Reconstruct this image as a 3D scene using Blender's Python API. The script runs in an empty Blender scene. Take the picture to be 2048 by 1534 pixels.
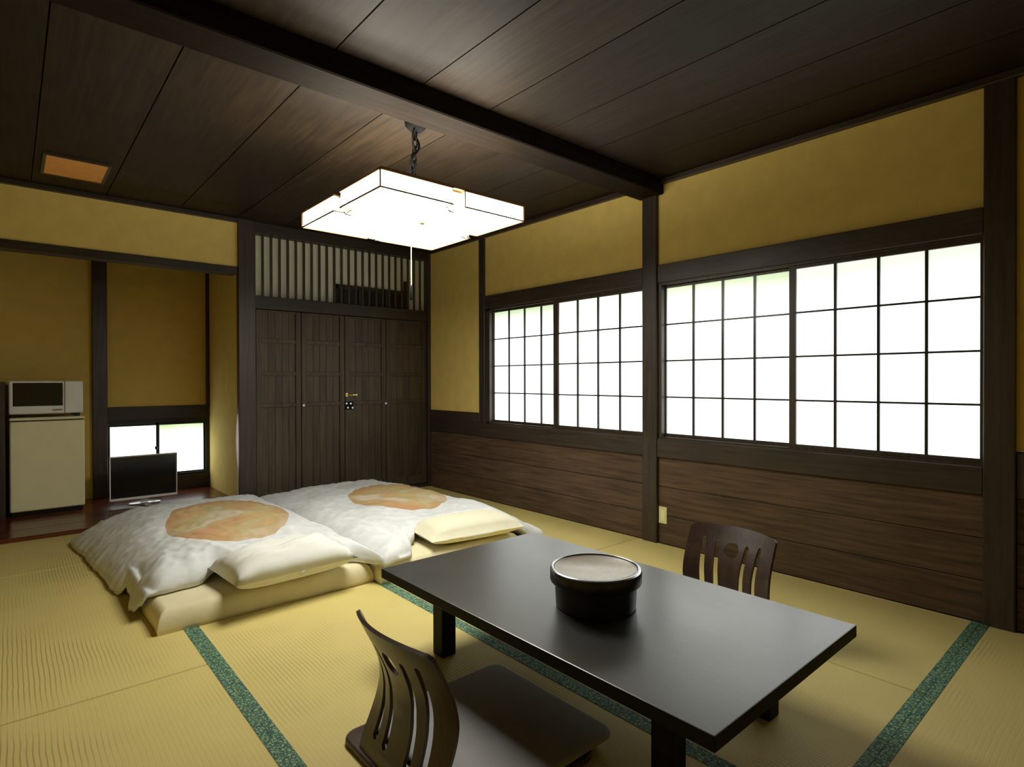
import bpy, bmesh, math, random
from mathutils import Vector, Matrix, noise
random.seed(7)
C = bpy.context.scene.collection
PI = math.pi

# ------------------------------------------------------------------ helpers
def lin(c):
    c = c / 255.0
    return c / 12.92 if c <= 0.04045 else ((c + 0.055) / 1.055) ** 2.4
def rgb(r, g, b): return (lin(r), lin(g), lin(b), 1)

def newmat(name):
    m = bpy.data.materials.new(name); m.use_nodes = True
    nt = m.node_tree; b = nt.nodes['Principled BSDF']
    return m, nt, b
def N(nt, t, **kw):
    n = nt.nodes.new(t)
    for k, v in kw.items(): setattr(n, k, v)
    return n
def coords(nt, scale=(1, 1, 1), kind='Object'):
    tc = N(nt, 'ShaderNodeTexCoord'); mp = N(nt, 'ShaderNodeMapping')
    mp.inputs['Scale'].default_value = scale
    nt.links.new(tc.outputs[kind], mp.inputs['Vector'])
    return mp.outputs['Vector']
def ramp(nt, fac, stops):
    r = N(nt, 'ShaderNodeValToRGB'); e = r.color_ramp.elements
    e[0].position, e[0].color = stops[0]; e[1].position, e[1].color = stops[1]
    for p, c in stops[2:]:
        x = e.new(p); x.color = c
    nt.links.new(fac, r.inputs['Fac']); return r.outputs['Color']
def noisetex(nt, vec, scale, detail=4, rough=.55):
    n = N(nt, 'ShaderNodeTexNoise'); n.inputs['Scale'].default_value = scale
    n.inputs['Detail'].default_value = detail; n.inputs['Roughness'].default_value = rough
    nt.links.new(vec, n.inputs['Vector']); return n.outputs['Fac']
def math_(nt, op, a, b=None, clamp=False):
    n = N(nt, 'ShaderNodeMath', operation=op); n.use_clamp = clamp
    for i, v in enumerate((a, b)):
        if v is None: continue
        if isinstance(v, (int, float)): n.inputs[i].default_value = v
        else: nt.links.new(v, n.inputs[i])
    return n.outputs[0]
def mixc(nt, fac, a, b, mode='MIX'):
    n = N(nt, 'ShaderNodeMix', data_type='RGBA', blend_type=mode)
    for i, v in ((0, fac), (6, a), (7, b)):
        if isinstance(v, (int, float)): n.inputs[i].default_value = v
        elif isinstance(v, tuple): n.inputs[i].default_value = v
        else: nt.links.new(v, n.inputs[i])
    return n.outputs[2]
def bump(nt, b, h, strength=.3, dist=.002):
    n = N(nt, 'ShaderNodeBump'); n.inputs['Strength'].default_value = strength
    n.inputs['Distance'].default_value = dist
    nt.links.new(h, n.inputs['Height']); nt.links.new(n.outputs[0], b.inputs['Normal'])

def wood(name, dark, light, axis='x', rough=.45, island=.35, spec=.4, coat=0):
    m, nt, b = newmat(name)
    s = {'x': (1.2, 22, 22), 'y': (22, 1.2, 22), 'z': (22, 22, 1.2)}[axis]
    v = coords(nt, s)
    f = noisetex(nt, v, 2.2, 6, .62)
    v2 = coords(nt, (1, 1, 1)); f2 = noisetex(nt, v2, 1.7, 3)
    col = ramp(nt, f, [(.3, dark), (.72, light)])
    geo = N(nt, 'ShaderNodeNewGeometry')
    k = math_(nt, 'MULTIPLY', geo.outputs['Random Per Island'], island)
    k2 = math_(nt, 'MULTIPLY', f2, .7)
    k = math_(nt, 'ADD', math_(nt, 'ADD', k, k2), .65 - island / 2)
    hs = N(nt, 'ShaderNodeHueSaturation'); nt.links.new(k, hs.inputs['Value']); nt.links.new(col, hs.inputs['Color'])
    nt.links.new(hs.outputs[0], b.inputs['Base Color'])
    rr = math_(nt, 'ADD', math_(nt, 'MULTIPLY', f2, .25), rough - .12)
    nt.links.new(rr, b.inputs['Roughness'])
    b.inputs['Specular IOR Level'].default_value = spec
    b.inputs['Coat Weight'].default_value = coat
    bump(nt, b, f, .25, .0015)
    return m
def plain(name, col, rough=.5, metal=0, spec=.5, var=.06, bumpy=0):
    m, nt, b = newmat(name)
    v = coords(nt); f = noisetex(nt, v, 9, 3)
    lo = tuple(x * (1 - var) for x in col[:3]) + (1,); hi = tuple(min(1, x * (1 + var)) for x in col[:3]) + (1,)
    nt.links.new(ramp(nt, f, [(.3, lo), (.7, hi)]), b.inputs['Base Color'])
    b.inputs['Roughness'].default_value = rough; b.inputs['Metallic'].default_value = metal
    b.inputs['Specular IOR Level'].default_value = spec
    if bumpy: bump(nt, b, noisetex(nt, v, 60, 3), bumpy, .002)
    return m
def emis(name, col, strength):
    m, nt, b = newmat(name)
    b.inputs['Base Color'].default_value = (.8, .8, .75, 1)
    b.inputs['Emission Color'].default_value = col; b.inputs['Emission Strength'].default_value = strength
    f = noisetex(nt, coords(nt), 3, 2)
    nt.links.new(ramp(nt, f, [(.3, tuple(x * .96 for x in col[:3]) + (1,)), (.7, col)]), b.inputs['Emission Color'])
    return m

def box(bm, x0, x1, y0, y1, z0, z1, bev=0, seg=1):
    x0, x1 = min(x0, x1), max(x0, x1); y0, y1 = min(y0, y1), max(y0, y1); z0, z1 = min(z0, z1), max(z0, z1)
    r = bmesh.ops.create_cube(bm, size=1)
    vs = r['verts']
    for v in vs:
        v.co = Vector(((x0 + x1) / 2 + v.co.x * (x1 - x0), (y0 + y1) / 2 + v.co.y * (y1 - y0), (z0 + z1) / 2 + v.co.z * (z1 - z0)))
    if bev:
        es = list({e for v in vs for e in v.link_edges})
        bmesh.ops.bevel(bm, geom=es, offset=bev, segments=seg, profile=.5, affect='EDGES', clamp_overlap=True)
    return bm
def tube(bm, pts, r, seg=8):
    pts = [Vector(p) for p in pts]; rings = []
    for i, p in enumerate(pts):
        d = (pts[min(i + 1, len(pts) - 1)] - pts[max(i - 1, 0)]).normalized()
        a = d.orthogonal().normalized(); b = d.cross(a)
        rr = r[i] if isinstance(r, (list, tuple)) else r
        rings.append([bm.verts.new(p + (a * math.cos(t) + b * math.sin(t)) * rr) for t in [2 * PI * k / seg for k in range(seg)]])
    for a, b in zip(rings, rings[1:]):
        # align rings
        off = min(range(seg), key=lambda o: sum((a[k].co - b[(k + o) % seg].co).length for k in range(seg)))
        for k in range(seg):
            bm.faces.new((a[k], a[(k + 1) % seg], b[(k + 1 + off) % seg], b[(k + off) % seg]))
    for rg in (rings[0], rings[-1]):
        try: bm.faces.new(rg)
        except ValueError: pass
def lathe(bm, prof, cx, cy, seg=48):
    rings = []
    for r, z in prof:
        if r < 1e-6: rings.append([bm.verts.new((cx, cy, z))])
        else: rings.append([bm.verts.new((cx + r * math.cos(2 * PI * k / seg), cy + r * math.sin(2 * PI * k / seg), z)) for k in range(seg)])
    for a, b in zip(rings, rings[1:]):
        for k in range(seg):
            k2 = (k + 1) % seg
            if len(a) == 1: bm.faces.new((a[0], b[k], b[k2]))
            elif len(b) == 1: bm.faces.new((a[k], a[k2], b[0]))
            else: bm.faces.new((a[k], a[k2], b[k2], b[k]))
def wmat(o):
    return (wmat(o.parent) @ o.matrix_parent_inverse @ o.matrix_basis) if o.parent else o.matrix_basis.copy()
def obj(name, bm, mat, parent=None, smooth=False):
    bmesh.ops.recalc_face_normals(bm, faces=bm.faces)
    me = bpy.data.meshes.new(name); bm.to_mesh(me); bm.free()
    if mat: me.materials.append(mat)
    if smooth:
        for p in me.polygons: p.use_smooth = True
    o = bpy.data.objects.new(name, me); C.objects.link(o)
    if parent:
        o.parent = parent
        o.matrix_parent_inverse = wmat(parent).inverted()
    return o
def smooth_angle(o, ang=35):
    me = o.data
    for p in me.polygons: p.use_smooth = True
    bm = bmesh.new(); bm.from_mesh(me)
    for e in bm.edges:
        if len(e.link_faces) == 2 and e.calc_face_angle(0) > math.radians(ang): e.smooth = False
    bm.to_mesh(me); bm.free()
def thing(name, label, cat, loc, group=None):
    o = bpy.data.objects.new(name, None); o.location = loc; o.empty_display_size = .1; C.objects.link(o)
    o['label'] = label; o['category'] = cat
    if group: o['group'] = group
    return o
def tag(o, label, cat, group=None):
    o['label'] = label; o['category'] = cat
    if group: o['group'] = group
    return o
def struct(name, bm, mat, label=None, cat=None, parent=None):
    o = obj(name, bm, mat, parent)
    if not parent:
        o['kind'] = 'structure'
        if label: o['label'] = label; o['category'] = cat
    return o
def B(*boxes):
    bm = bmesh.new()
    for b in boxes: box(bm, *b)
    return bm

# ------------------------------------------------------------------ materials
CEILW = wood('dark_ceiling_wood', rgb(30, 23, 16), rgb(52, 40, 27), 'y', .55, .5, .18)
BEAMW = wood('dark_beam_wood', rgb(22, 16, 11), rgb(38, 28, 19), 'x', .65, .2, .08)
POSTW = wood('dark_post_wood', rgb(44, 37, 32), rgb(70, 58, 48), 'z', .42, .2, .5)
RAILW = wood('dark_rail_wood', rgb(44, 37, 32), rgb(70, 58, 48), 'y', .42, .2, .5)
WAINW = wood('dark_wainscot_wood', rgb(56, 43, 34), rgb(104, 81, 61), 'y', .48, .3, .4)
DOORW = wood('dark_door_wood', rgb(54, 46, 35), rgb(86, 73, 56), 'z', .5, .35, .35)
FRAMEX = wood('dark_frame_wood', rgb(40, 34, 28), rgb(62, 53, 42), 'x', .45, .2, .4)
REDW = wood('reddish_floor_wood', rgb(62, 27, 14), rgb(118, 58, 30), 'x', .22, .3, .5)
BLACKW = wood('black_lacquer_wood', rgb(20, 17, 15), rgb(34, 29, 25), 'y', .3, .0, .5)
TABW = wood('table_lacquer', rgb(36, 34, 34), rgb(44, 42, 41), 'y', .36, .0, .8, .42)
TABW.node_tree.nodes['Principled BSDF'].inputs['Coat Roughness'].default_value = .30
CHAIRW = wood('chair_bentwood', rgb(58, 42, 36), rgb(78, 58, 50), 'z', .38, .0, .5, .2)
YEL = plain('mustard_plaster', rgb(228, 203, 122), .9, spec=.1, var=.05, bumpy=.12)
YELD = plain('shaded_mustard_plaster', rgb(216, 188, 106), .9, spec=.1, var=.05, bumpy=.12)  # same mustard plaster, with the alcove's shade put into a darker colour
WHITEP = plain('off_white_plaster', rgb(238, 238, 216), .85, spec=.1, var=.03)
CREAM = plain('cream_enamel', rgb(240, 235, 196), .4, var=.02)
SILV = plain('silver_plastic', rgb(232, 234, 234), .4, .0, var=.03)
BLK = plain('black_plastic', rgb(16, 16, 17), .3)
GLASSB = plain('black_glass', rgb(24, 23, 24), .12, spec=.6)
STEEL = plain('steel', rgb(190, 192, 196), .25, .9)
BRASS = plain('brass', rgb(212, 186, 110), .3, .8)
IRON = plain('dark_iron', rgb(14, 13, 13), .7, 0, spec=.12)
SEATC = plain('grey_seat_cloth', rgb(158, 156, 158), .7, spec=.3, var=.05, bumpy=.1)
SHEET = plain('cream_sheet', rgb(228, 218, 182), .85, spec=.15, var=.04, bumpy=.15)
PILLW = plain('white_pillow_cotton', rgb(226, 226, 220), .85, spec=.15, var=.03, bumpy=.15)
PILLC = plain('cream_pillow_cotton', rgb(228, 224, 200), .85, spec=.15, var=.03, bumpy=.15)
PLATE = plain('ivory_plastic', rgb(224, 218, 160), .5, var=.02)
AMBER = plain('amber_panel', rgb(240, 170, 86), .6, var=.06)
TRIMB = plain('lamp_frame_wood', rgb(120, 88, 48), .6, var=.1)
LAMPB = emis('lamp_diffuser', (1, .97, .85, 1), 19.0)
LAMPS = emis('lamp_side_paper', (1, .97, .84, 1), 6.5)

# tatami straw: fine ribs running along the long direction of each mat
def tatami(name, axis, base, dark):
    m, nt, b = newmat(name)
    tc = N(nt, 'ShaderNodeTexCoord'); sep = N(nt, 'ShaderNodeSeparateXYZ')
    nt.links.new(tc.outputs['Object'], sep.inputs[0])
    across = sep.outputs['X' if axis == 'y' else 'Y']; along = sep.outputs['Y' if axis == 'y' else 'X']
    w = noisetex(nt, coords(nt), 5, 2)
    a = math_(nt, 'ADD', across, math_(nt, 'MULTIPLY', w, .012))
    s = math_(nt, 'SINE', math_(nt, 'MULTIPLY', a, 2 * PI / .0145))
    s2 = math_(nt, 'SINE', math_(nt, 'MULTIPLY', along, 2 * PI / .009))
    ln = math_(nt, 'POWER', math_(nt, 'ADD', math_(nt, 'MULTIPLY', s, .5), .5), 7)
    patch = ramp(nt, noisetex(nt, coords(nt), 1.6, 2), [(.45, (0.05, .05, .05, 1)), (.60, (1, 1, 1, 1))])
    fac = math_(nt, 'MULTIPLY', math_(nt, 'MULTIPLY', ln, patch), .5)
    f = noisetex(nt, coords(nt, (1, 1, 1)), 2.0, 4)
    c = ramp(nt, f, [(.3, tuple(x * .92 for x in base[:3]) + (1,)), (.7, base)])
    geo = N(nt, 'ShaderNodeNewGeometry')
    c = mixc(nt, fac, c, dark)
    nt.links.new(c, b.inputs['Base Color'])
    b.inputs['Roughness'].default_value = .6; b.inputs['Specular IOR Level'].default_value = .3
    h = math_(nt, 'ADD', math_(nt, 'MULTIPLY', ln, -1), math_(nt, 'MULTIPLY', s2, .12))
    bump(nt, b, h, .18, .0012)
    return m
TAT_Y = tatami('tatami_straw_long', 'y', rgb(216, 198, 126), rgb(80, 66, 30))
TAT_X = tatami('tatami_straw_cross', 'x', rgb(216, 198, 126), rgb(62, 50, 24))
def border_mat():
    m, nt, b = newmat('green_brocade_border')
    v = coords(nt, (1, 1, 1))
    vo = N(nt, 'ShaderNodeTexVoronoi', feature='DISTANCE_TO_EDGE'); vo.inputs['Scale'].default_value = 75
    nt.links.new(v, vo.inputs['Vector'])
    c = ramp(nt, vo.outputs['Distance'], [(.05, rgb(34, 74, 70)), (.14, rgb(134, 166, 122))])
    f = noisetex(nt, v, 90, 3)
    c2 = mixc(nt, ramp(nt, f, [(.42, (0, 0, 0, 1)), (.5, (1, 1, 1, 1))]), rgb(50, 92, 80), c)
    nt.links.new(c2, b.inputs['Base Color']); b.inputs['Roughness'].default_value = .75
    bump(nt, b, vo.outputs['Distance'], .4, .002)
    return m
BORD = border_mat()

# backlit frosted pane: real light source standing in the window opening
def pane_mat(name, ztop, strength, tint):
    m, nt, b = newmat(name)
    tc = N(nt, 'ShaderNodeTexCoord'); sep = N(nt, 'ShaderNodeSeparateXYZ')
    nt.links.new(tc.outputs['Object'], sep.inputs[0])
    z = math_(nt, 'ADD', sep.outputs['Z'], math_(nt, 'MULTIPLY', noisetex(nt, coords(nt), 1.6, 2), .10))
    mr = N(nt, 'ShaderNodeMapRange'); mr.inputs['From Min'].default_value = ztop - .20
    mr.inputs['From Max'].default_value = ztop + .04
    nt.links.new(z, mr.inputs['Value'])
    c = mixc(nt, mr.outputs[0], (.97, 1.0, .97, 1), tint)
    nt.links.new(c, b.inputs['Emission Color']); b.inputs['Emission Strength'].default_value = strength
    b.inputs['Base Color'].default_value = (.8, .82, .8, 1); b.inputs['Roughness'].default_value = .35
    return m
PANE = pane_mat('frosted_daylight_pane', 1.66, 2.2, (.38, .43, .37, 1))
PANEG = pane_mat('frosted_garden_pane', 1.70, 2.2, (.24, .32, .20, 1))
PANEW = pane_mat('frosted_white_pane', 1.9, 2.2, (.5, .5, .5, 1))
PANEL_ = pane_mat('frosted_low_pane', .70, 2.6, (.10, .20, .03, 1))

# ------------------------------------------------------------------ room shell
ZC = 2.42; XL = -4.7; YB = -6.4
fl = struct('floor', B((XL - .1, .1, YB - .1, .12, -.12, -.03)), BLACKW, 'golden straw tatami floor of long mats with green cloth borders', 'floor')
def mat_(x0, x1, y0, y1, m):
    # ragged-free mat with softly rounded edges, thin gap to its neighbours
    g = .0025
    o = struct('tatami_mat', B((x0 + g, x1 - g, y0 + g, y1 - g, -.03, 0, .003)), m, parent=fl)
    return o
def border(parent, x0, x1, y0, y1):
    return struct('mat_border', B((x0, x1, y0, y1, -.001, .0015)), BORD, parent=parent)
for x0, x1, ys in ((-3.60, -2.67, (.12, -.773, -2.60, -4.48)), (-2.67, -1.76, (.12, -.37, -2.20, -4.48)),
                   (-1.76, -.892, (.12, -.80, -2.62, -4.48)), (-.892, 0, (.12, -1.2, -2.62, -4.48)), (XL, -3.60, (.12, -.773, -2.60, -4.48))):
    for ya, yb in zip(ys, ys[1:]):
        mm = mat_(x0, x1, yb, ya, TAT_Y)
        g = .0012
        if x0 == -2.67: border(mm, -2.67, -2.641, yb + g, ya - g); border(mm, -1.789, -1.76, yb + g, ya - g)
        if x1 == -2.67: border(mm, -2.70, -2.671, yb + g, ya - g)
        if x0 == -1.76: border(mm, -1.76, -1.731, yb + g, ya - g)
for x0, x1 in ((-1.83, 0), (-3.66, -1.83), (XL, -3.66)):
    mm = mat_(x0, x1, -5.39, -4.48, TAT_X); border(mm, x0 + .005, x1 - .005, -4.513, -4.4808)
    mm = mat_(x0, x1, YB, -5.39, TAT_X); border(mm, x0 + .005, x1 - .005, -5.425, -5.394)
for x0, x1 in ((-.892, 0), (-1.76, -.892), (-2.64, -1.79)):
    struct('mat_border', B((x0 + .004, x1 - .004, -4.4792, -4.449, -.001, .0013)), BORD, parent=fl)
# the shell
struct('ceiling', B(*[(a, b - .006, YB, .0, ZC, ZC + .02) for a, b in
    zip([XL, -4.08, -3.60, -3.15, -2.737, -2.273, -1.86, -1.48, -1.10, -.72, -.36], [-4.08, -3.60, -3.15, -2.737, -2.273, -1.86, -1.48, -1.10, -.72, -.36, .0])],
    (XL - .1, .1, YB - .1, .1, ZC + .021, ZC + .08)), CEILW, 'dark brown board ceiling with long parallel planks', 'ceiling')
struct('trim_1', B((XL, 0, -2.825, -2.64, 2.318, ZC, .006)), BEAMW, 'heavy dark beam crossing the board ceiling', 'beam')
struct('wall_left', B((XL - .1, XL, YB, 1.4, -.03, ZC)), YEL, 'mustard plaster wall out to the left of the alcove', 'wall')
struct('wall_front', B((XL, 0, YB - .1, YB, -.03, ZC)), YEL, 'mustard plaster wall behind the viewer', 'wall')
# right wall, plaster only where the photo shows plaster
struct('wall_right', B((0, .10, -.86, 0, .78, 2.42), (0, .10, -4.5, -.86, 1.80, 2.42), (0, .10, YB, -4.5, .78, 2.42)), YEL,
       'mustard plaster wall above and beside the shoji windows', 'wall')
wz = [0, .19, .38, .575]
wb = []
for ya, yb in ((0, -.846), (-.846, -2.67), (-2.78, -4.49), (-4.60, YB)):
    for a, b in zip(wz, wz[1:]): wb.append((0.0, .04, yb + .002, ya - .002, a + .0015, b - .0015, .002))
struct('wall_right_lower', B((.041, .1, YB, 0, -.03, .70), *wb), WAINW, 'dark horizontal plank wainscot under the shoji windows', 'wainscot')
tn = [1]
def trim(m, label, *bx):
    tn[0] += 1
    return struct('trim_%d' % tn[0], B(*bx), m, label, 'trim')
trim(RAILW, 'dark rail capping the plank wainscot below the windows', (-.018, .05, -4.49, -.846, .575, .70, .004))
trim(RAILW, 'dark board under the narrow plaster panel in the corner', (-.012, .05, -.846, -.0, .575, .79, .004))
trim(RAILW, 'dark rail beside the doorpost at the right edge', (-.012, .05, YB, -4.60, .575, .775, .004))
trim(RAILW, 'dark head beam above the nearer shoji window', (-.022, .06, -4.49, -2.79, 1.735, 1.853, .004))
trim(RAILW, 'dark head beam above the farther shoji window', (-.022, .06, -2.67, -.94, 1.735, 1.853, .004))
trim(RAILW, 'dark moulding between the right wall and ceiling', (-.03, .05, YB, 0, 2.384, ZC, .004))
trim(POSTW, 'slim dark post between corner plaster panel and window', (-.016, .05, -.93, -.85, .70, 2.384, .003))
trim(POSTW, 'dark post between the two shoji windows under the beam', (-.026, .06, -2.785, -2.67, 0, 2.384, .004))
trim(POSTW, 'thick dark post at the right edge of the nearer window', (-.026, .08, -4.60, -4.49, 0, 2.40, .004))
trim(POSTW, 'dark corner strip where closet wall meets the right wall', (-.03, 0.0, -.03, 0.06, 0, 2.384, .003))
# back wall: closet section
XD0, XD1 = -1.722, -.03
trim(POSTW, 'broad dark post between the alcove and the closet', (-1.857, XD0, -.03, .03, 0, ZC, .004))
trim(FRAMEX, 'dark lintel between the closet doors and the lattice', (XD0, XD1, -.012, .08, 1.695, 1.803, .004))
trim(FRAMEX, 'dark head board above the slatted transom', (XD0, XD1, -.012, .08, 2.325, ZC, .004))
trim(FRAMEX, 'low dark sill under the closet doors', (XD0, XD1, -.010, .08, 0, .035, .003))
trim(FRAMEX, 'dark moulding above the yellow band over the alcove', (XL, -1.857, -.03, .05, 2.384, ZC, .004))
struct('wall_back', B((XL, -1.857, 0, .10, 2.00, 2.42)), YEL, 'mustard plaster band above the alcove opening', 'wall')
trim(FRAMEX, 'dark lintel across the top of the alcove', (XL, -1.857, -.014, .12, 1.964, 2.022, .004))
# transom: slats in front of an off-white recess with a dark rail in it
tr = struct('transom_panel', B((XD0, XD1, .09, .12, 1.75, 2.42), (XD0 - .003, XD0, .04, .12, 1.75, 2.42), (XD1, XD1 + .03, .06, .12, 1.75, 2.42)),
            WHITEP, 'slatted transom above the closet doors with off-white recess behind', 'transom')
n = 24; wd = (XD1 - XD0) / n
for i in range(1, n):
    xx = XD0 + i * wd
    struct('slat', B((xx - .0105, xx + .0105, .012, .026, 1.803, 2.325, .002)), POSTW, parent=tr)
struct('inner_rail', B((-.975, -.235, .07, .089, 1.955, 1.99), (-.985, -.955, .07, .089, 1.80, 1.99), (-.255, -.215, .05, .089, 1.80, 2.09),
       *[(-.94 + k * .095, -.91 + k * .095, .075, .0885, 1.80, 1.955) for k in range(8)]), POSTW, parent=tr)
struct('dark_opening', B((-.955, -.255, .085, .0895, 1.805, 1.955)), BLK, parent=tr)
# closet doors
dx = [-1.715, -1.33, -.924, -.497, -.033]
rz = [.04, .88, 1.15, 1.43, 1.69]
labs = ['dark wooden panelled closet door nearest the alcove', 'dark closet door left of the brass latch', 'dark closet door carrying the brass latch bar', 'dark closet door in the room corner']
for i in range(4):
    a, b = dx[i] + .003, dx[i + 1] - .003
    fr = [(a, a + .045, .004, .04, .04, 1.69, .003), (b - .045, b, .004, .04, .04, 1.69, .003)]
    for z in rz: 
        z0 = z if z == .04 else z - .018
        fr.append((a + .045, b - .045, .007, .04, z0, min(z0 + (.09 if z == .04 else .036), 1.69), .002))
    d = struct('door_%d' % (i + 1), B(*fr), DOORW, labs[i], 'door')
    pl = []
    for z0, z1 in zip(rz, rz[1:]):
        n_ = 5
        for k in range(n_):
            w = (b - a - .09) / n_
            pl.append((a + .045 + k * w + .0008, a + .045 + (k + 1) * w - .0008, .017, .03, z0 + .015, z1 - .015, .001))
    struct('door_panel', B(*pl), DOORW, parent=d)
    if i == 1:
        bm = bmesh.new(); tube(bm, [(-1.318, .005, .872), (-1.318, -.016, .872)], [.008, .011]); o = obj('knob', bm, STEEL, d)
    if i == 2:
        bm = bmesh.new(); tube(bm, [(-.511, .005, .868), (-.511, -.016, .868)], [.008, .011]); o = obj('knob', bm, STEEL, d)
        bm = bmesh.new()
        box(bm, -.922, -.895, -.004, .006, .94, .975, .003); box(bm, -.882, -.80, -.003, .006, .947, .965, .003)
        tube(bm, [(-.915, -.009, .957), (-.85, -.009, .957)], .005)
        for px in (-.86, -.845, -.825): tube(bm, [(px, .0, .957), (px, -.012, .957)], [.007, .004])
        obj('latch_bar', bm, BRASS, d)
        for px, pz in ((-.913, .878), (-.872, .876), (-.9, .838), (-.855, .836)):
            bm = bmesh.new(); tube(bm, [(px, .006, pz), (px, -.008, pz)], [.012, .009], 12); obj('pull_stud', bm, STEEL, d)
        obj('latch_plate', B((-.925, -.845, .0, .008, .82, .895, .002)), IRON, d)
struct('wall_back_closet', B((-1.73, .1, .21, .25, -.03, ZC)), BLACKW, 'dark closet back hidden behind the closet doors', 'wall')

# alcove
YA = 1.36; XS = -1.75
fb = []
ys = [.10, .36, .62, .88, 1.14, YA]
for a, b in zip(ys, ys[1:]): fb.append((XL, XS, a + .001, b - .001, -.03, .03, .003))
struct('floor_alcove', B(*fb), REDW, 'reddish polished plank floor inside the alcove', 'floor')
struct('wall_alcove_side', B((XS, XS + .015, .03, YA, -.03, 2.3)), YEL, 'mustard side wall of the alcove beside the closet post', 'wall')
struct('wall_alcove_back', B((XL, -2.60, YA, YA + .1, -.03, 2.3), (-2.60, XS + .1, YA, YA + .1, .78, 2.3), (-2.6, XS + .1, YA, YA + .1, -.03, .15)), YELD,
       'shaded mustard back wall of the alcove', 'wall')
struct('ceiling_alcove', B((XL, XS, .1, YA, 2.24, 2.3)), BLACKW, 'dark ceiling inside the alcove', 'ceiling')
trim(POSTW, 'dark post on the alcove back wall right of the refrigerator', (-2.71, -2.60, YA - .06, YA + .02, .03, 2.24, .004))
trim(FRAMEX, 'dark board above the low alcove window', (-2.60, XS, YA - .02, YA + .03, .735, .85, .003))
trim(FRAMEX, 'reddish dark board under the low alcove window', (-2.60, XS, YA - .02, YA + .03, .03, .165, .003))
trim(POSTW, 'thin dark strip in the alcove back corner', (XS - .03, XS, YA - .03, YA, .85, 2.24, .002))
trim(POSTW, 'low dark panel left of the refrigerator', (-4.0, -3.295, .80, 1.34, .03, 1.085, .004))
w = struct('window_3', B((-2.60, -2.59, YA - .01, YA + .05, .165, .735), (-1.785, XS, YA - .01, YA + .05, .165, .735),
    (-2.59, -1.785, YA - .01, YA + .05, .69, .735), (-2.59, -1.785, YA - .01, YA + .05, .165, .185)), BLK, 'low black framed window at floor level in the alcove', 'window')
for a, b, dy in ((-2.589, -2.185, 0.0), (-2.215, -1.786, .022)):
    s = struct('sash', B((a, a + .012, YA + dy, YA + .02 + dy, .187, .688), (b - (.028 if dy == 0 else .012), b, YA + dy, YA + .02 + dy, .187, .688),
        (a + .012, b - .012, YA + dy, YA + .02 + dy, .665, .688), (a + .012, b - .012, YA + dy, YA + .02 + dy, .187, .20)), BLK, parent=w)
    struct('pane', B((a + .008, b - .008, YA + .008 + dy, YA + .012 + dy, .195, .67)), PANEL_ if dy else PANEW, parent=s)
bm = B((-2.225, -2.20, YA - .02, YA, .435, .465, .004)); obj('window_catch', bm, BLK, w)

# shoji windows in the right wall
def shoji(idx, y0, y1, sash, label):
    w = struct('window_%d' % idx, B((-.004, .075, y0 - (.062 if idx == 1 else .026), y0, .70, 1.735), (-.004, .075, y1, y1 + .014, .70, 1.735),
        (-.004, .075, y1 + .014, y0 - .022, 1.72, 1.735), (-.004, .075, y1 + .014, y0 - .022, .70, .712)), POSTW, label, 'window')
    for (a, b, so, x, cols, step) in sash:
        # a..b glass edges; so = outer stile widths
        f = .022
        fr = [(x, x + f, a, a + so[0], .712, 1.72, .001), (x, x + f, b - so[1], b, .712, 1.72, .001),
              (x, x + f, b, a, 1.702, 1.72, .001), (x, x + f, b, a, .712, .733, .001)]
        s = struct('sash', B(*fr), POSTW, parent=w)
        mt = []
        for c in range(1, cols):
            yy = step(c)
            mt.append((x + .002, x + f - .004, yy - .0065, yy + .0065, .733, 1.702))
        for r in range(1, 4):
            zz = .733 + r * (1.702 - .733) / 4
            mt.append((x + .003, x + f - .005, b, a, zz - .005, zz + .005))
        struct('muntins', B(*mt), BLACKW, parent=s)
        struct('pane', B((x + .014, x + .018, b - .005, a + .005, .73, 1.705)), PANEG if x > .02 else PANE, parent=s)
shoji(1, -.93, -2.67, [(-1.005, -1.80, (.012, .04), .036, 4, lambda c: -1.005 - .2035 * c),
                       (-1.845, -2.655, (.055, .012), .006, 4, lambda c: -1.845 - .2025 * c)], 'farther gridded shoji window of the right wall, beside the corner plaster panel')
shoji(2, -2.785, -4.49, [(-2.818, -3.655, (.010, .03), .036, 4, lambda c: -2.818 - .2015 * c),
                         (-3.672, -4.474, (.036, .003), .006, 4, lambda c: -3.672 - .2005 * c)], 'nearer gridded shoji window of the right wall, above the wainscot outlet')

# outlet plate
t = thing('outlet_plate', 'small pale yellow outlet plate on the wainscot behind the far floor chair', 'outlet', (-.001, -2.82, .19))
obj('cover', B((-.008, 0, -2.852, -2.790, .135, .247, .003)), PLATE, t)
obj('socket', B((-.0095, -.006, -2.833, -2.809, .16, .222, .001)), CREAM, t)
# amber hatch in the ceiling
t = thing('ceiling_vent', 'amber rectangular panel set in the dark ceiling near the alcove', 'ceiling panel', (-2.955, -.53, ZC))
obj('panel', B((-3.10, -2.80, -.73, -.34, ZC - .012, ZC - .002, .002)), AMBER, t)
obj('frame', B((-3.115, -3.10, -.745, -.325, ZC - .014, ZC), (-2.80, -2.785, -.745, -.325, ZC - .014, ZC),
               (-3.10, -2.80, -.745, -.73, ZC - .014, ZC), (-3.10, -2.80, -.34, -.325, ZC - .014, ZC)), POSTW, t)
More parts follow.
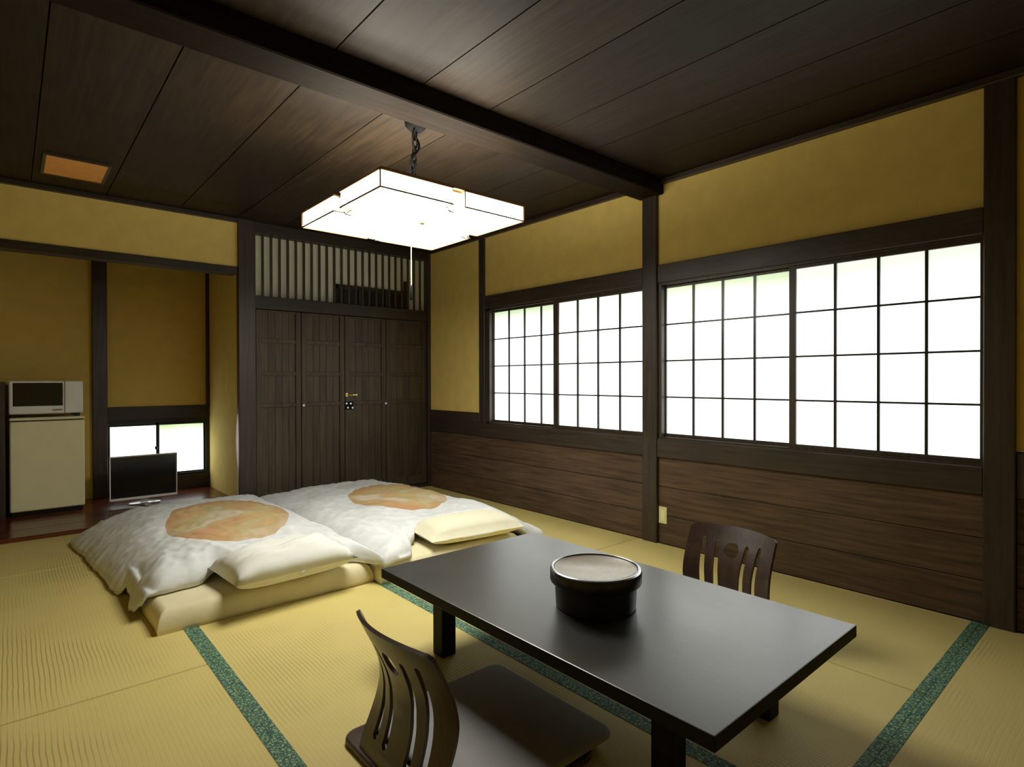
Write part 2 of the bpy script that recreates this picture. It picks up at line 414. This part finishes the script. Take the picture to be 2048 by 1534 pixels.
# added pale strip, shaped as the bright curved highlight on the post edge
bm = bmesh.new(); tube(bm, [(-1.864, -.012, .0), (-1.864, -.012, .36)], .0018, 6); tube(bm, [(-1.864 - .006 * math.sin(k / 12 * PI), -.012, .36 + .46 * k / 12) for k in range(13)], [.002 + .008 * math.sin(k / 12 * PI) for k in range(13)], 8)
tag(obj('highlight_strip', bm, SILV, None, True), 'slim pale strip standing in for a highlight on the alcove side of the closet post', 'strip')

# ------------------------------------------------------------------ lamp
lx, ly, hx, hy, zb, zt = -1.695, -2.44, .405, .425, 1.90, 1.975
t = thing('pendant_lamp', 'large square glowing paper ceiling lamp hanging from the dark ceiling', 'lamp', (lx, ly, zb))
def outline(ix=0.0):
    nw, nd = .033 + ix, .06 - ix * 0
    X, Y = hx - ix, hy - ix
    p = [(-X, -Y), (-nw, -Y), (-nw, -Y + nd), (nw, -Y + nd), (nw, -Y), (X, -Y), (X, -nw), (X - nd, -nw), (X - nd, nw), (X, nw),
         (X, Y), (nw, Y), (nw, Y - nd), (-nw, Y - nd), (-nw, Y), (-X, Y), (-X, nw), (-X + nd, nw), (-X + nd, -nw), (-X, -nw)]
    return [(lx + a, ly + b) for a, b in p]
P = outline()
bm = bmesh.new()
f = bm.faces.new([bm.verts.new((x, y, zb + .004)) for x, y in P]); bmesh.ops.triangulate(bm, faces=[f])
obj('shade_bottom', bm, LAMPB, t)
bm = bmesh.new(); Pi = outline(.004)
a = [bm.verts.new((x, y, zb + .004)) for x, y in Pi]; b = [bm.verts.new((x, y, zt - .003)) for x, y in Pi]
for k in range(len(Pi)): bm.faces.new((a[k], a[(k + 1) % len(Pi)], b[(k + 1) % len(Pi)], b[k]))
obj('shade_side', bm, LAMPS, t)
bm = bmesh.new()
for z, r in ((zb, .0042), (zt, .0042)):
    for k in range(len(P)):
        q = P[(k + 1) % len(P)]
        tube(bm, [(*P[k], z), (*q, z)], r, 4)
for k in (0, 4, 5, 10, 11, 15): tube(bm, [(*P[k], zb), (*P[k], zt)], .0036, 4)
obj('shade_frame', bm, TRIMB, t)
bm = bmesh.new()
box(bm, lx - .38, lx + .38, ly - .05, ly + .05, zt - .012, zt + .004, .002)
box(bm, lx - .05, lx + .05, ly - .40, ly + .40, zt - .010, zt + .006, .002)
for s in (-1, 1):
    box(bm, lx - .40, lx + .40, ly + s * .40 - .02, ly + s * .40 + .02, zt + .002, zt + .014, .002)
box(bm, lx - .12, lx + .12, ly - .12, ly + .12, zt, zt + .05, .01)
obj('top_rack', bm, TRIMB, t)
hk = (-1.70, -2.50)
bm = bmesh.new(); lathe(bm, [(0, ZC - .06), (.03, ZC - .06), (.055, ZC - .035), (.06, ZC), (0, ZC)], *hk, 24)
obj('ceiling_cap', bm, IRON, t, True)
bm = bmesh.new()
zz = ZC - .06; k = 0
while zz > zt + .10:
    c = Vector((hk[0] + (lx - hk[0]) * (ZC - zz) / .4, hk[1] + (ly - hk[1]) * (ZC - zz) / .4, zz - .02))
    ax = Vector((1, 0, 0)) if k % 2 else Vector((0, 1, 0))
    tube(bm, [c + ax * .014 * math.cos(q) + Vector((0, 0, 1)) * .024 * math.sin(q) for q in [2 * PI * i / 12 for i in range(13)]], .0042, 6)
    zz -= .036; k += 1
obj('chain', bm, IRON, t, True)
bm = bmesh.new()
tube(bm, [(hk[0] + .03 * math.sin(q * 9), hk[1] + .03 * math.cos(q * 7) + q * .06, ZC - .05 - q * (ZC - .1 - zt)) for q in [i / 30 for i in range(31)]], .006, 6)
tube(bm, [(hk[0] - .03 * math.sin(q * 8 + 1), hk[1] - .025 * math.cos(q * 6) + q * .06, ZC - .06 - q * (ZC - .12 - zt)) for q in [i / 30 for i in range(31)]], .005, 6)
for s in (-1, 1): tube(bm, [(lx, ly, zt + .13), (lx + s * .1, ly, zt + .05)], .004, 6); tube(bm, [(lx, ly, zt + .13), (lx, ly + s * .1, zt + .05)], .004, 6)
obj('cable', bm, IRON, t, True)
bm = bmesh.new(); tube(bm, [(lx, ly, zb), (lx + .001, ly, 1.54)], .0022, 6)
pc = obj('pull_cord', bm, CREAM, t)
bm = bmesh.new(); tube(bm, [(lx, ly, 1.585), (lx, ly, 1.57), (lx, ly, 1.52), (lx, ly, 1.505)], [.003, .007, .008, .003], 10)
obj('pull_knob', bm, IRON, pc, True)
bm = bmesh.new(); lathe(bm, [(0, zb - .006), (.012, zb - .006), (.016, zb + .004), (0, zb + .004)], lx + .03, ly - .06, 16)
obj('centre_screw', bm, BRASS, t, True)
for cx, cy in ((lx, ly + hy - .06), (lx + hx - .06, ly), (lx, ly - hy + .06), (lx - hx + .06, ly)):
    bm = bmesh.new(); tube(bm, [(cx - .022, cy - .0, zb - .002), (cx - .012, cy, zb - .014), (cx + .012, cy, zb - .014), (cx + .022, cy, zb - .002)], .006, 8)
    obj('clip', bm, STEEL, t, True)

# ------------------------------------------------------------------ fridge, microwave, tv
t = thing('mini_refrigerator', 'cream mini refrigerator standing on the alcove floor', 'refrigerator', (-3.038, 1.08, .03))
obj('body', B((-3.268, -2.808, .905, 1.30, .055, .80, .008)), CREAM, t)
obj('door', B((-3.271, -2.803, .86, .90, .068, .772, .008)), CREAM, t)
obj('top_rim', B((-3.273, -2.801, .852, .905, .782, .803, .006)), CREAM, t)
obj('seal', B((-3.262, -2.812, .875, .91, .765, .79)), BLK, t)
obj('base_grille', B((-3.26, -2.815, .885, 1.29, .03, .062)), BLK, t)
t = thing('microwave_oven', 'white microwave oven with dark door window on the mini refrigerator', 'microwave', (-3.04, 1.05, .803))
obj('body', B((-3.272, -2.812, .90, 1.26, .828, 1.090, .008)), SILV, t)
d = obj('door', B((-3.274, -2.935, .872, .898, .832, 1.092, .006)), SILV, t)
obj('door_window', B((-3.250, -2.943, .868, .874, .893, 1.077, .003)), GLASSB, d)
c = obj('control_panel', B((-2.930, -2.811, .872, .898, .832, 1.092, .006)), SILV, t)
obj('handle_lip', B((-3.01, -2.945, .866, .874, .853, .866, .003)), STEEL, d)
for x in (-3.24, -2.85):
    for y in (.92, 1.22): obj('foot', B((x - .02, x + .02, y - .02, y + .02, .803, .829)), BLK, t)
t = thing('television', 'small flat television with silver frame in front of the low window', 'television', (-2.39, .85, .03))
obj('back_shell', B((-2.632, -2.148, .835, .875, .085, .44, .008)), BLK, t)
obj('bezel', B((-2.64, -2.632, .82, .84, .075, .45), (-2.148, -2.140, .82, .84, .075, .45), (-2.632, -2.148, .82, .84, .442, .45), (-2.632, -2.148, .815, .84, .075, .094)), SILV, t)
obj('screen', B((-2.632, -2.148, .826, .838, .125, .442)), GLASSB, t)
obj('lower_panel', B((-2.632, -2.148, .824, .838, .090, .125)), BLK, t)
bm = bmesh.new(); 
vs = lathe(bm, [(0, .03), (.125, .03), (.125, .036), (.11, .041), (0, .042)], 0, 0, 32)
for v in bm.verts: v.co.x = v.co.x - 2.39; v.co.y = v.co.y * .75 + .83
st = obj('stand_base', bm, STEEL, t, True)
obj('stand_neck', B((-2.42, -2.36, .84, .86, .04, .09)), STEEL, t)

# ------------------------------------------------------------------ table
t = thing('low_table', 'long black lacquered low table in front of the futons', 'table', (-1.745, -3.685, 0))
TX0, TX1, TY0, TY1, TZ = -2.156, -1.322, -4.406, -2.965, .34
TABE = wood('table_edge', rgb(20, 17, 16), rgb(30, 26, 24), 'y', .6, 0, .18)
tt = obj('tabletop', B((TX0, TX1, TY0, TY1, TZ - .037, TZ, .003, 2)), TABW, t)
tt.data.materials.append(TABE)
for p in tt.data.polygons:
    if p.normal.z < .9: p.material_index = 1
for x in (-2.0, -1.455):
    for y in (-4.20, -3.165): obj('leg', B((x, x + .066, y, y + .066, 0, TZ - .037, .003)), TABE, t)
# tub
t = thing('rice_tub', 'round dark wooden tub with grey flat lid on the low table', 'tub', (-1.80, -3.775, TZ))
bm = bmesh.new(); lathe(bm, [(0, .3405), (.128, .3405), (.132, .345), (.137, .44), (.0, .44)], -1.80, -3.775, 64)
o = obj('body', bm, BLACKW, t); smooth_angle(o)
m, nt, b = newmat('worn_lid'); f = noisetex(nt, coords(nt), 40, 5, .7); f2 = noisetex(nt, coords(nt, (9, 1, 1)), 12, 3)
nt.links.new(mixc(nt, f2, ramp(nt, f, [(.3, rgb(168, 160, 150)), (.7, rgb(206, 200, 190))]), rgb(188, 182, 172)), b.inputs['Base Color']); b.inputs['Roughness'].default_value = .4
bm = bmesh.new(); lathe(bm, [(.1375, .425), (.150, .425), (.1515, .43), (.1515, .462), (.148, .468), (.138, .468), (.1365, .464)], -1.80, -3.775, 64)
o = obj('lid_rim', bm, BLACKW, t); smooth_angle(o)
bm = bmesh.new(); lathe(bm, [(0, .441), (.1365, .441), (.1365, .4655), (.130, .4675), (.128, .4645), (.0, .466)], -1.80, -3.775, 64)
o = obj('lid_top', bm, m, t); smooth_angle(o, 60)
bm = bmesh.new(); lathe(bm, [(.1385, .4665), (.1385, .4695), (.147, .4695), (.150, .466)], -1.80, -3.775, 64)
o = obj('lid_edge', bm, STEEL, t, True)

# ------------------------------------------------------------------ legless chairs
from mathutils.geometry import delaunay_2d_cdt
def inside(p, poly):
    c = False; x, y = p; n = len(poly)
    for i in range(n):
        x1, y1 = poly[i]; x2, y2 = poly[i - 1]
        if (y1 > y) != (y2 > y) and x < (x2 - x1) * (y - y1) / (y2 - y1) + x1: c = not c
    return c
def dens(pts, d=.011):
    out = []
    for i, p in enumerate(pts):
        q = pts[(i + 1) % len(pts)]; L = math.hypot(q[0] - p[0], q[1] - p[1]); m = max(1, int(L / d))
        out += [(p[0] + (q[0] - p[0]) * k / m, p[1] + (q[1] - p[1]) * k / m) for k in range(m)]
    return out
def back_outline():
    W = .198
    def tz(u): return .432 - .012 * abs(u / W) ** 2.5
    top = [(W - .012 - 2 * (W - .012) * k / 16, tz(W - .012 - 2 * (W - .012) * k / 16)) for k in range(17)]
    outer = dens([(-W + .012, .018), (W - .012, .018), (W - .004, .10), (W, .22), (W, .408), (W - .004, .416), *top, (-W + .004, .416), (-W, .408), (-W, .22), (-W + .004, .10)])
    holes = []
    for s in (-1, 1):
        for u, ztop in ((.070, .358), (.130, .366)):
            w = .0115
            zs = [.075 + (ztop - .075) * k / 24 for k in range(25)]
            sh = lambda z: s * (u - .006 * math.sin((z - .07) / .3 * PI) - .012 * (.36 - z) / .3)
            wd_ = lambda z: w * (1.2 - .4 * (z - .07) / .3)
            holes.append([(sh(z) - wd_(z), z) for z in zs] + [(sh(ztop) - .004, ztop + .007), (sh(ztop) + .004, ztop + .007)] +
                         [(sh(z) + wd_(z), z) for z in reversed(zs)] + [(sh(.075) + .004, .068), (sh(.075) - .004, .068)])
    pts = []
    for k in range(48):
        q = 2 * PI * k / 48; r = .033 * (1 + .025 * math.cos(5 * q + 1.2)); pts.append((r * math.cos(q), .335 + r * math.sin(q)))
    holes.append(pts)
    V = []; Eg = []
    for poly in [outer] + holes:
        o = len(V); V += [Vector(p) for p in poly]; Eg += [(o + i, o + (i + 1) % len(poly)) for i in range(len(poly))]
    def clear(p): return all((p[0] - v.x) ** 2 + (p[1] - v.y) ** 2 > .0055 ** 2 for v in V[:nb])
    nb = len(V)
    for j in range(1, 40):
        for i in range(-19, 20):
            p = (i * .0105 + (.005 if j % 2 else 0), .018 + j * .0105)
            if inside(p, outer) and not any(inside(p, h) for h in holes) and clear(p): V.append(Vector(p))
    r = delaunay_2d_cdt(V, Eg, [], 0, 1e-6)
    bm = bmesh.new(); vs = [bm.verts.new((p[0], p[1], 0)) for p in r[0]]
    for f in r[2]:
        cx = sum(r[0][i][0] for i in f) / 3; cy = sum(r[0][i][1] for i in f) / 3
        if inside((cx, cy), outer) and not any(inside((cx, cy), h) for h in holes):
            try: bm.faces.new([vs[i] for i in f])
            except ValueError: pass
    bmesh.ops.delete(bm, geom=[v for v in bm.verts if not v.link_faces], context='VERTS')
    return bm
def interp(z, tab):
    # Catmull-Rom through the profile points
    n = len(tab)
    for i in range(n - 1):
        if z <= tab[i + 1][0] or i == n - 2:
            (z1, p1), (z2, p2) = tab[i], tab[i + 1]
            z0, p0 = tab[max(0, i - 1)]; z3, p3 = tab[min(n - 1, i + 2)]
            m1 = (p2 - p0) / max(1e-6, z2 - z0); m2 = (p3 - p1) / max(1e-6, z3 - z1); h = z2 - z1; q = (z - z1) / h
            return (2*q**3 - 3*q*q + 1) * p1 + (q**3 - 2*q*q + q) * h * m1 + (-2*q**3 + 3*q*q) * p2 + (q**3 - q*q) * h * m2
PROF = [(.0, -.035), (.05, -.018), (.10, .010), (.16, .036), (.21, .046), (.27, .038), (.33, .015), (.38, -.010), (.435, -.037)]
def make_chair(loc, label):
    # chair faces +X; back foot at x=0
    t = thing('floor_chair', label, 'floor chair', (0, 0, 0), 'legless bentwood floor chairs at the low table')
    flat = back_outline()
    def P3(u, z): return Vector((interp(z, PROF) - .045 * (1 - (u / .203) ** 2) * min(1, z / .2) + .02, u, z))
    def nrm(u, z):
        e = 1e-3; n = (P3(u + e, z) - P3(u - e, z)).cross(P3(u, z + e) - P3(u, z - e)); return n.normalized()
    flat.faces.ensure_lookup_table()
    bad = [f for f in flat.faces if f.calc_area() < 2e-8]
    bmesh.ops.delete(flat, geom=bad, context='FACES')
    bm = bmesh.new(); A, Bk = {}, {}
    for v in flat.verts:
        u, z = v.co.x, v.co.y; p, n_ = P3(u, z), nrm(u, z) * .0055
        A[v] = bm.verts.new(p + n_); Bk[v] = bm.verts.new(p - n_)
    for f in flat.faces:
        bm.faces.new([A[v] for v in f.verts]); bm.faces.new([Bk[v] for v in reversed(f.verts)])
    for e in flat.edges:
        if len(e.link_faces) == 1:
            a, b = e.verts; bm.faces.new((A[a], A[b], Bk[b], Bk[a]))
    flat.free()
    o = obj('backrest', bm, CHAIRW, t); smooth_angle(o, 45)
    # seat board: rounded rectangle, slightly dished
    def rrect(x0, x1, y0, y1, r, z0, z1, name, mat, dish=0, top_r=.006):
        bm = bmesh.new(); n = 8; pts = []
        for cx, cy, a0 in ((x1 - r, y1 - r, 0), (x0 + r, y1 - r, 90), (x0 + r, y0 + r, 180), (x1 - r, y0 + r, 270)):
            for k in range(n + 1):
                q = math.radians(a0 + 90 * k / n); pts.append((cx, cy, math.cos(q), math.sin(q)))
        def ring(rr, z): return [bm.verts.new((cx + c * rr, cy + s * rr, z)) for cx, cy, c, s in pts]
        R = [ring(r - top_r, z0), ring(r, z0 + top_r), ring(r, z1 - top_r), ring(r - top_r * .4, z1 - top_r * .3), ring(r - top_r * 1.5, z1)]
        m = len(pts)
        for a, b in zip(R, R[1:]):
            for k in range(m): bm.faces.new((a[k], a[(k + 1) % m], b[(k + 1) % m], b[k]))
        bm.faces.new(R[-1]); bm.faces.new(R[0])
        o = obj(name, bm, mat, t); smooth_angle(o, 50); return o
    rrect(-.03, .50, -.285, .285, .05, .0, .020, 'seat_board', CHAIRW)
    rrect(.055, .585, -.28, .28, .045, .0205, .045, 'seat_cushion', SEATC, top_r=.010)
    t.location = loc
    return t
ch = make_chair((-2.49, -3.665, 0), 'bentwood floor chair with slotted back, nearest the viewer, grey seat')
c2 = ch.copy(); C.objects.link(c2); c2.location = (-.885, -3.765, 0); c2.rotation_euler = (0, 0, PI)
c2['label'] = 'bentwood floor chair on the wainscot side of the low table'
for k in ch.children:
    d = k.copy(); C.objects.link(d); d.parent = c2

# ------------------------------------------------------------------ futons
def sstep(a, b, x):
    q = max(0, min(1, (x - a) / (b - a))); return q * q * (3 - 2 * q)
def soft(name, x0, x1, y0, y1, z0, h, mat, label, cat, grp, seed=0, r=.045, flange=.0, crown=.015, n=(70, 90), wr=.004):
    """stuffed slab: closed heightfield with pillowy rim"""
    nx, ny = n; bm = bmesh.new(); top = []; bot = []
    for i in range(nx + 1):
        ta, ba = [], []
        for j in range(ny + 1):
            s, t = i / nx, j / ny
            s = .5 - .5 * math.cos(PI * s) * (1 - .0); t = .5 - .5 * math.cos(PI * t)
            x = x0 + (x1 - x0) * s; y = y0 + (y1 - y0) * t
            d = min(x - x0, x1 - x, y - y0, y1 - y)
            q = min(1, max(0, d / r)); pr = math.sqrt(max(0, 1 - (1 - q) ** 2))
            nz = noise.noise(Vector((x * 6 + seed, y * 6, seed))) * wr + noise.noise(Vector((x * 17 + seed, y * 14, 3))) * wr * .5
            z = z0 + .018 + (h - .018) * pr + crown * math.sin(PI * s) * math.sin(PI * t) + nz * q
            x += noise.noise(Vector((y * 5, seed, 1))) * .008 * (1 - q); y += noise.noise(Vector((x * 5, seed, 7))) * .010 * (1 - q)
            ta.append(bm.verts.new((x, y, z)))
            ba.append(bm.verts.new((x, y, z0 + .001)))
        top.append(ta); bot.append(ba)
    for i in range(nx):
        for j in range(ny):
            bm.faces.new((top[i][j], top[i + 1][j], top[i + 1][j + 1], top[i][j + 1]))
            bm.faces.new((bot[i][j], bot[i][j + 1], bot[i + 1][j + 1], bot[i + 1][j]))
    for i in range(nx):
        bm.faces.new((top[i][0], bot[i][0], bot[i + 1][0], top[i + 1][0])); bm.faces.new((top[i][ny], top[i + 1][ny], bot[i + 1][ny], bot[i][ny]))
    for j in range(ny):
        bm.faces.new((top[0][j], top[0][j + 1], bot[0][j + 1], bot[0][j])); bm.faces.new((top[nx][j], bot[nx][j], bot[nx][j + 1], top[nx][j + 1]))
    return tag(obj(name, bm, mat, None, True), label, cat, grp)
soft('futon_mattress', -2.80, -1.785, -2.195, -.18, 0, .098, SHEET, 'cream sheeted futon mattress under the left quilt', 'futon', 'futon mattresses on the tatami', 1, crown=.004)
soft('futon_mattress', -1.780, -.780, -2.27, -.18, 0, .098, SHEET, 'cream sheeted futon mattress under the right quilt, near the wainscot', 'futon', 'futon mattresses on the tatami', 5, crown=.004)

def pillow(cx, cy, lx_, ly_, h, z0, rot, mat, label, seed, wr):
    bm = bmesh.new(); bmesh.ops.create_cube(bm, size=2)
    bmesh.ops.subdivide_edges(bm, edges=bm.edges[:], cuts=18, use_grid_fill=True)
    M = Matrix.Rotation(rot, 3, 'Z')
    for v in bm.verts:
        x, y, z = v.co
        ex = (1 - abs(x) ** 4.2) * (1 - abs(y) ** 3.2)
        zz = (abs(z)) * (max(0, ex) ** .5) * (1 if z > 0 else -1)
        pin = 1 - .07 * (abs(x) ** 2) * (1 - abs(y)) - 0
        X = x * lx_ / 2 * (1 - .04 * (1 - y * y)); Y = y * ly_ / 2 * (1 - .06 * (1 - x * x) * 0 + .03 * abs(x) ** 4)
        H = h / 2
        nz = (noise.noise(Vector((x * 2.2 + seed, y * 4 + x, seed))) * wr + noise.noise(Vector((x * 5 + seed, y * 9, 2))) * wr * .5) * max(0, z) ** .5
        zt_ = .38 * h + zz * (h * .62 if z > 0 else h * .37) + nz * ex
        p = M @ Vector((X, Y, 0))
        v.co = Vector((cx + p.x, cy + p.y, z0 + max(0.001, zt_)))
    return tag(obj('pillow', bm, mat, None, True), label, 'pillow', 'pillows at the heads of the futons')
pillow(-2.225, -2.09, .61, .37, .165, .108, math.radians(4), PILLW, 'creased white pillow on the left futon', 3.3, .034)
pillow(-1.10, -2.115, .66, .35, .135, .108, math.radians(-7), PILLC, 'smooth cream pillow on the right futon', 8.1, .004)

def quilt_mat(name, cx, cy, rx, ry, seed, rot=0):
    m, nt, b = newmat(name)
    tc = N(nt, 'ShaderNodeTexCoord'); mp = N(nt, 'ShaderNodeMapping', vector_type='TEXTURE')
    mp.inputs['Location'].default_value = (cx, cy, 0); mp.inputs['Rotation'].default_value = (0, 0, rot); mp.inputs['Scale'].default_value = (rx, ry, 1)
    nt.links.new(tc.outputs['Object'], mp.inputs['Vector'])
    sep = N(nt, 'ShaderNodeSeparateXYZ'); nt.links.new(mp.outputs[0], sep.inputs[0])
    r = math_(nt, 'SQRT', math_(nt, 'ADD', math_(nt, 'POWER', math_(nt, 'ABSOLUTE', sep.outputs[0]), 2.0), math_(nt, 'POWER', math_(nt, 'ABSOLUTE', sep.outputs[1]), 2.0)))
    r = math_(nt, 'ADD', r, math_(nt, 'MULTIPLY', noisetex(nt, coords(nt), 3, 1), .16))
    mask = math_(nt, 'LESS_THAN', r, 1.08)
    v = coords(nt, (1, 1, 0)); 
    n1 = N(nt, 'ShaderNodeTexNoise'); n1.inputs['Scale'].default_value = 2.0; n1.inputs['Detail'].default_value = 3; n1.inputs['Distortion'].default_value = .9
    mp2 = N(nt, 'ShaderNodeMapping'); mp2.inputs['Location'].default_value = (seed, seed * 2, 0); nt.links.new(v, mp2.inputs[0]); nt.links.new(mp2.outputs[0], n1.inputs['Vector'])
    c = ramp(nt, n1.outputs['Fac'], [(.34, rgb(206, 160, 124)), (.46, rgb(206, 172, 124)), (.54, rgb(196, 178, 132)), (.64, rgb(216, 202, 178))])
    edge = ramp(nt, r, [(.80, (0, 0, 0, 1)), (1.07, (1, 1, 1, 1))])
    c = mixc(nt, math_(nt, 'MULTIPLY', edge, .35), c, rgb(176, 128, 84))
    wh = ramp(nt, noisetex(nt, coords(nt), 14, 4), [(.3, rgb(212, 215, 218)), (.7, rgb(229, 231, 232))])
    nt.links.new(mixc(nt, mask, wh, c), b.inputs['Base Color'])
    b.inputs['Roughness'].default_value = .9; b.inputs['Specular IOR Level'].default_value = .12
    bump(nt, b, noisetex(nt, coords(nt), 90, 4), .25, .002)
    return m
def support(x, y):
    m = .104 * sstep(-2.86, -2.80, x) * (1 - sstep(-.77, -.55, x)) * sstep(-2.42, -2.28, y) * (1 - sstep(-.18, -.12, y))
    return m
def pil(x, y):
    b1 = .075 * max(0, 1 - ((x + 2.225) / .34) ** 4) * sstep(-1.78, -1.95, y)
    b2 = .070 * max(0, 1 - ((x + 1.10) / .38) ** 4) * sstep(-1.80, -2.0, y)
    return max(b1, b2, 0)
def tabl(x, tab):
    for (a, ya), (b, yb) in zip(tab, tab[1:]):
        if x <= b: 
            q = max(0, (x - a) / (b - a)); q = q * q * (3 - 2 * q); return ya + (yb - ya) * q
    return tab[-1][1]
def quilt(xl, xr, ytop, hem, P, mat, label, seed, crown, skew):
    nx, ny = 150, 190; bm = bmesh.new(); top = []; bot = []
    for i in range(nx + 1):
        ta, ba = [], []
        s = i / nx; s = .6 * s + .4 * (.5 - .5 * math.cos(PI * s))
        for j in range(ny + 1):
            t = j / ny; t = .6 * t + .4 * (.5 - .5 * math.cos(PI * t))
            xm = xl + (xr - xl) * s
            yh = tabl(xm, hem); y = yh + (ytop - yh) * t
            x = xm + skew * (1 - s) * (1 - t)
            if xl > -2: x += .29 * s * s * t ** .8 - .02 * s
            # ragged soft outline
            ds, dt = min(s, 1 - s), min(t, 1 - t)
            x += noise.noise(Vector((y * 4 + seed, 1, seed))) * .030 * max(0, 1 - ds * 5) + noise.noise(Vector((y * 13, 2, seed))) * .010 * max(0, 1 - ds * 8)
            y += noise.noise(Vector((x * 4, 5, seed))) * .022 * max(0, 1 - dt * 6) + noise.noise(Vector((x * 15, 6, seed))) * .008 * max(0, 1 - dt * 10)
            d = min((xm - xl) if xl > -2 else 9, (xr - xm), (y - yh) * 1.2, (ytop - y)); q = min(1, max(0, d / .16))
            pr = math.sqrt(max(0, 1 - (1 - q) ** 2.2))
            base = support(x, y) + pil(x, y)
            bz = (support(max(x, -2.78), y) if xl < -2 else support(x, y)) + pil(x, y)
            wv = Vector((x * 2.6 + seed, y * 2.6, 0)); nz = noise.noise(wv) * .026
            # diagonal creases
            a = x * 5 + y * 3.2; nz += (abs(noise.noise(Vector((a + seed, (x - y) * 1.3, 4)))) - .25) * -.020
            nz += (abs(noise.noise(Vector((x * 9 + y * 2 + seed, y * 5, 9)))) - .2) * -.012 + noise.noise(Vector((x * 24, y * 20, seed))) * .005 + (abs(noise.noise(Vector((x * 14 - y * 4, y * 9 + x * 6, seed)))) - .2) * -.012 * max(0, 1 - min(ds, dt) * 4)
            z = bz + .02 + P * (1 - (.45 * t ** 3 if xl > -2 else 0)) * pr * (1 - .35 * min(1, pil(x, y) / .05)) + crown * math.sin(PI * s) * math.sin(PI * min(1, t * 1.0)) ** .8 + nz * (.3 + .7 * q)
            e = min(1, max(0, (xm - xl + .004) / (.42 - .30 * (1 - t) ** 1.5))) if xl < -2 else 1.0
            g = max(0, 1 - (1 - e) ** 2) ** .8
            if xl < -2: z = max(.02 + (z - .02) * g, base + .026)
            zb_ = base + .004
            ta.append(bm.verts.new((x, y, max(z, zb_ + .012)))); ba.append(bm.verts.new((x, y, zb_)))
        top.append(ta); bot.append(ba)
    for i in range(nx):
        for j in range(ny):
            bm.faces.new((top[i][j], top[i + 1][j], top[i + 1][j + 1], top[i][j + 1]))
            bm.faces.new((bot[i][j], bot[i][j + 1], bot[i + 1][j + 1], bot[i + 1][j]))
    for i in range(nx):
        bm.faces.new((top[i][0], bot[i][0], bot[i + 1][0], top[i + 1][0])); bm.faces.new((top[i][ny], top[i + 1][ny], bot[i + 1][ny], bot[i][ny]))
    for j in range(ny):
        bm.faces.new((top[0][j], top[0][j + 1], bot[0][j + 1], bot[0][j])); bm.faces.new((top[nx][j], bot[nx][j], bot[nx][j + 1], top[nx][j + 1]))
    return tag(obj('futon_quilt', bm, mat, None, True), label, 'quilt', 'puffy white quilts on the futons')
q1 = quilt_mat('quilt_left_print', -2.235, -1.15, .345, .60, 1.0, math.radians(-12))
q2 = quilt_mat('quilt_right_print', -1.04, -1.15, .34, .53, 4.0, math.radians(-12))
quilt(-2.97, -1.765, -.20, [(-2.97, -1.99), (-2.74, -1.97), (-2.60, -1.92), (-2.52, -1.96), (-2.0, -1.97), (-1.90, -2.12), (-1.765, -2.28)], .078, q1,
      'puffy white quilt with round peach print on the left futon, near the alcove', 2.0, .050, .15)
quilt(-1.775, -.50, -.10, [(-1.775, -2.30), (-1.60, -2.25), (-1.45, -2.06), (-1.38, -1.99), (-.86, -2.02), (-.70, -2.20), (-.50, -2.22)], .075, q2,
      'puffy white quilt with round peach print on the right futon, near the wainscot', 6.0, .022, .0)

# ------------------------------------------------------------------ light
w = bpy.data.worlds.new('World'); bpy.context.scene.world = w; w.use_nodes = True
w.node_tree.nodes['Background'].inputs[0].default_value = (.7, .8, .75, 1); w.node_tree.nodes['Background'].inputs[1].default_value = .3
def area(name, loc, rot, size, power, col):
    l = bpy.data.lights.new(name, 'AREA'); l.shape = 'RECTANGLE'; l.size, l.size_y = size; l.energy = power; l.color = col
    o = bpy.data.objects.new(name, l); o.location = loc; o.rotation_euler = rot; C.objects.link(o); return o

# ------------------------------------------------------------------ camera
cam = bpy.data.cameras.new('Camera'); co = bpy.data.objects.new('Camera', cam); C.objects.link(co)
cam.sensor_width = 36; cam.lens = 1148.86 / 2048 * 36; cam.clip_start = .05
yaw, pit, rol = .7186, -.0057, -.0021
fw = Vector((math.sin(yaw) * math.cos(pit), math.cos(yaw) * math.cos(pit), math.sin(pit)))
rt = Vector((math.cos(yaw), -math.sin(yaw), 0)); up = rt.cross(fw)
r2 = rt * math.cos(rol) + up * math.sin(rol); u2 = up * math.cos(rol) - rt * math.sin(rol)
M = Matrix((r2, u2, -fw)).transposed().to_4x4(); M.translation = Vector((-3.2675, -5.0315, 1.09))
co.matrix_world = M
bpy.context.scene.camera = co
sc = bpy.context.scene
sc.view_settings.view_transform = 'Standard'; sc.view_settings.look = 'None'
sc.view_settings.exposure = 0.0; sc.view_settings.gamma = 1.0
sc.cycles.max_bounces = 8; sc.cycles.diffuse_bounces = 5
sc.cycles.use_denoising = True
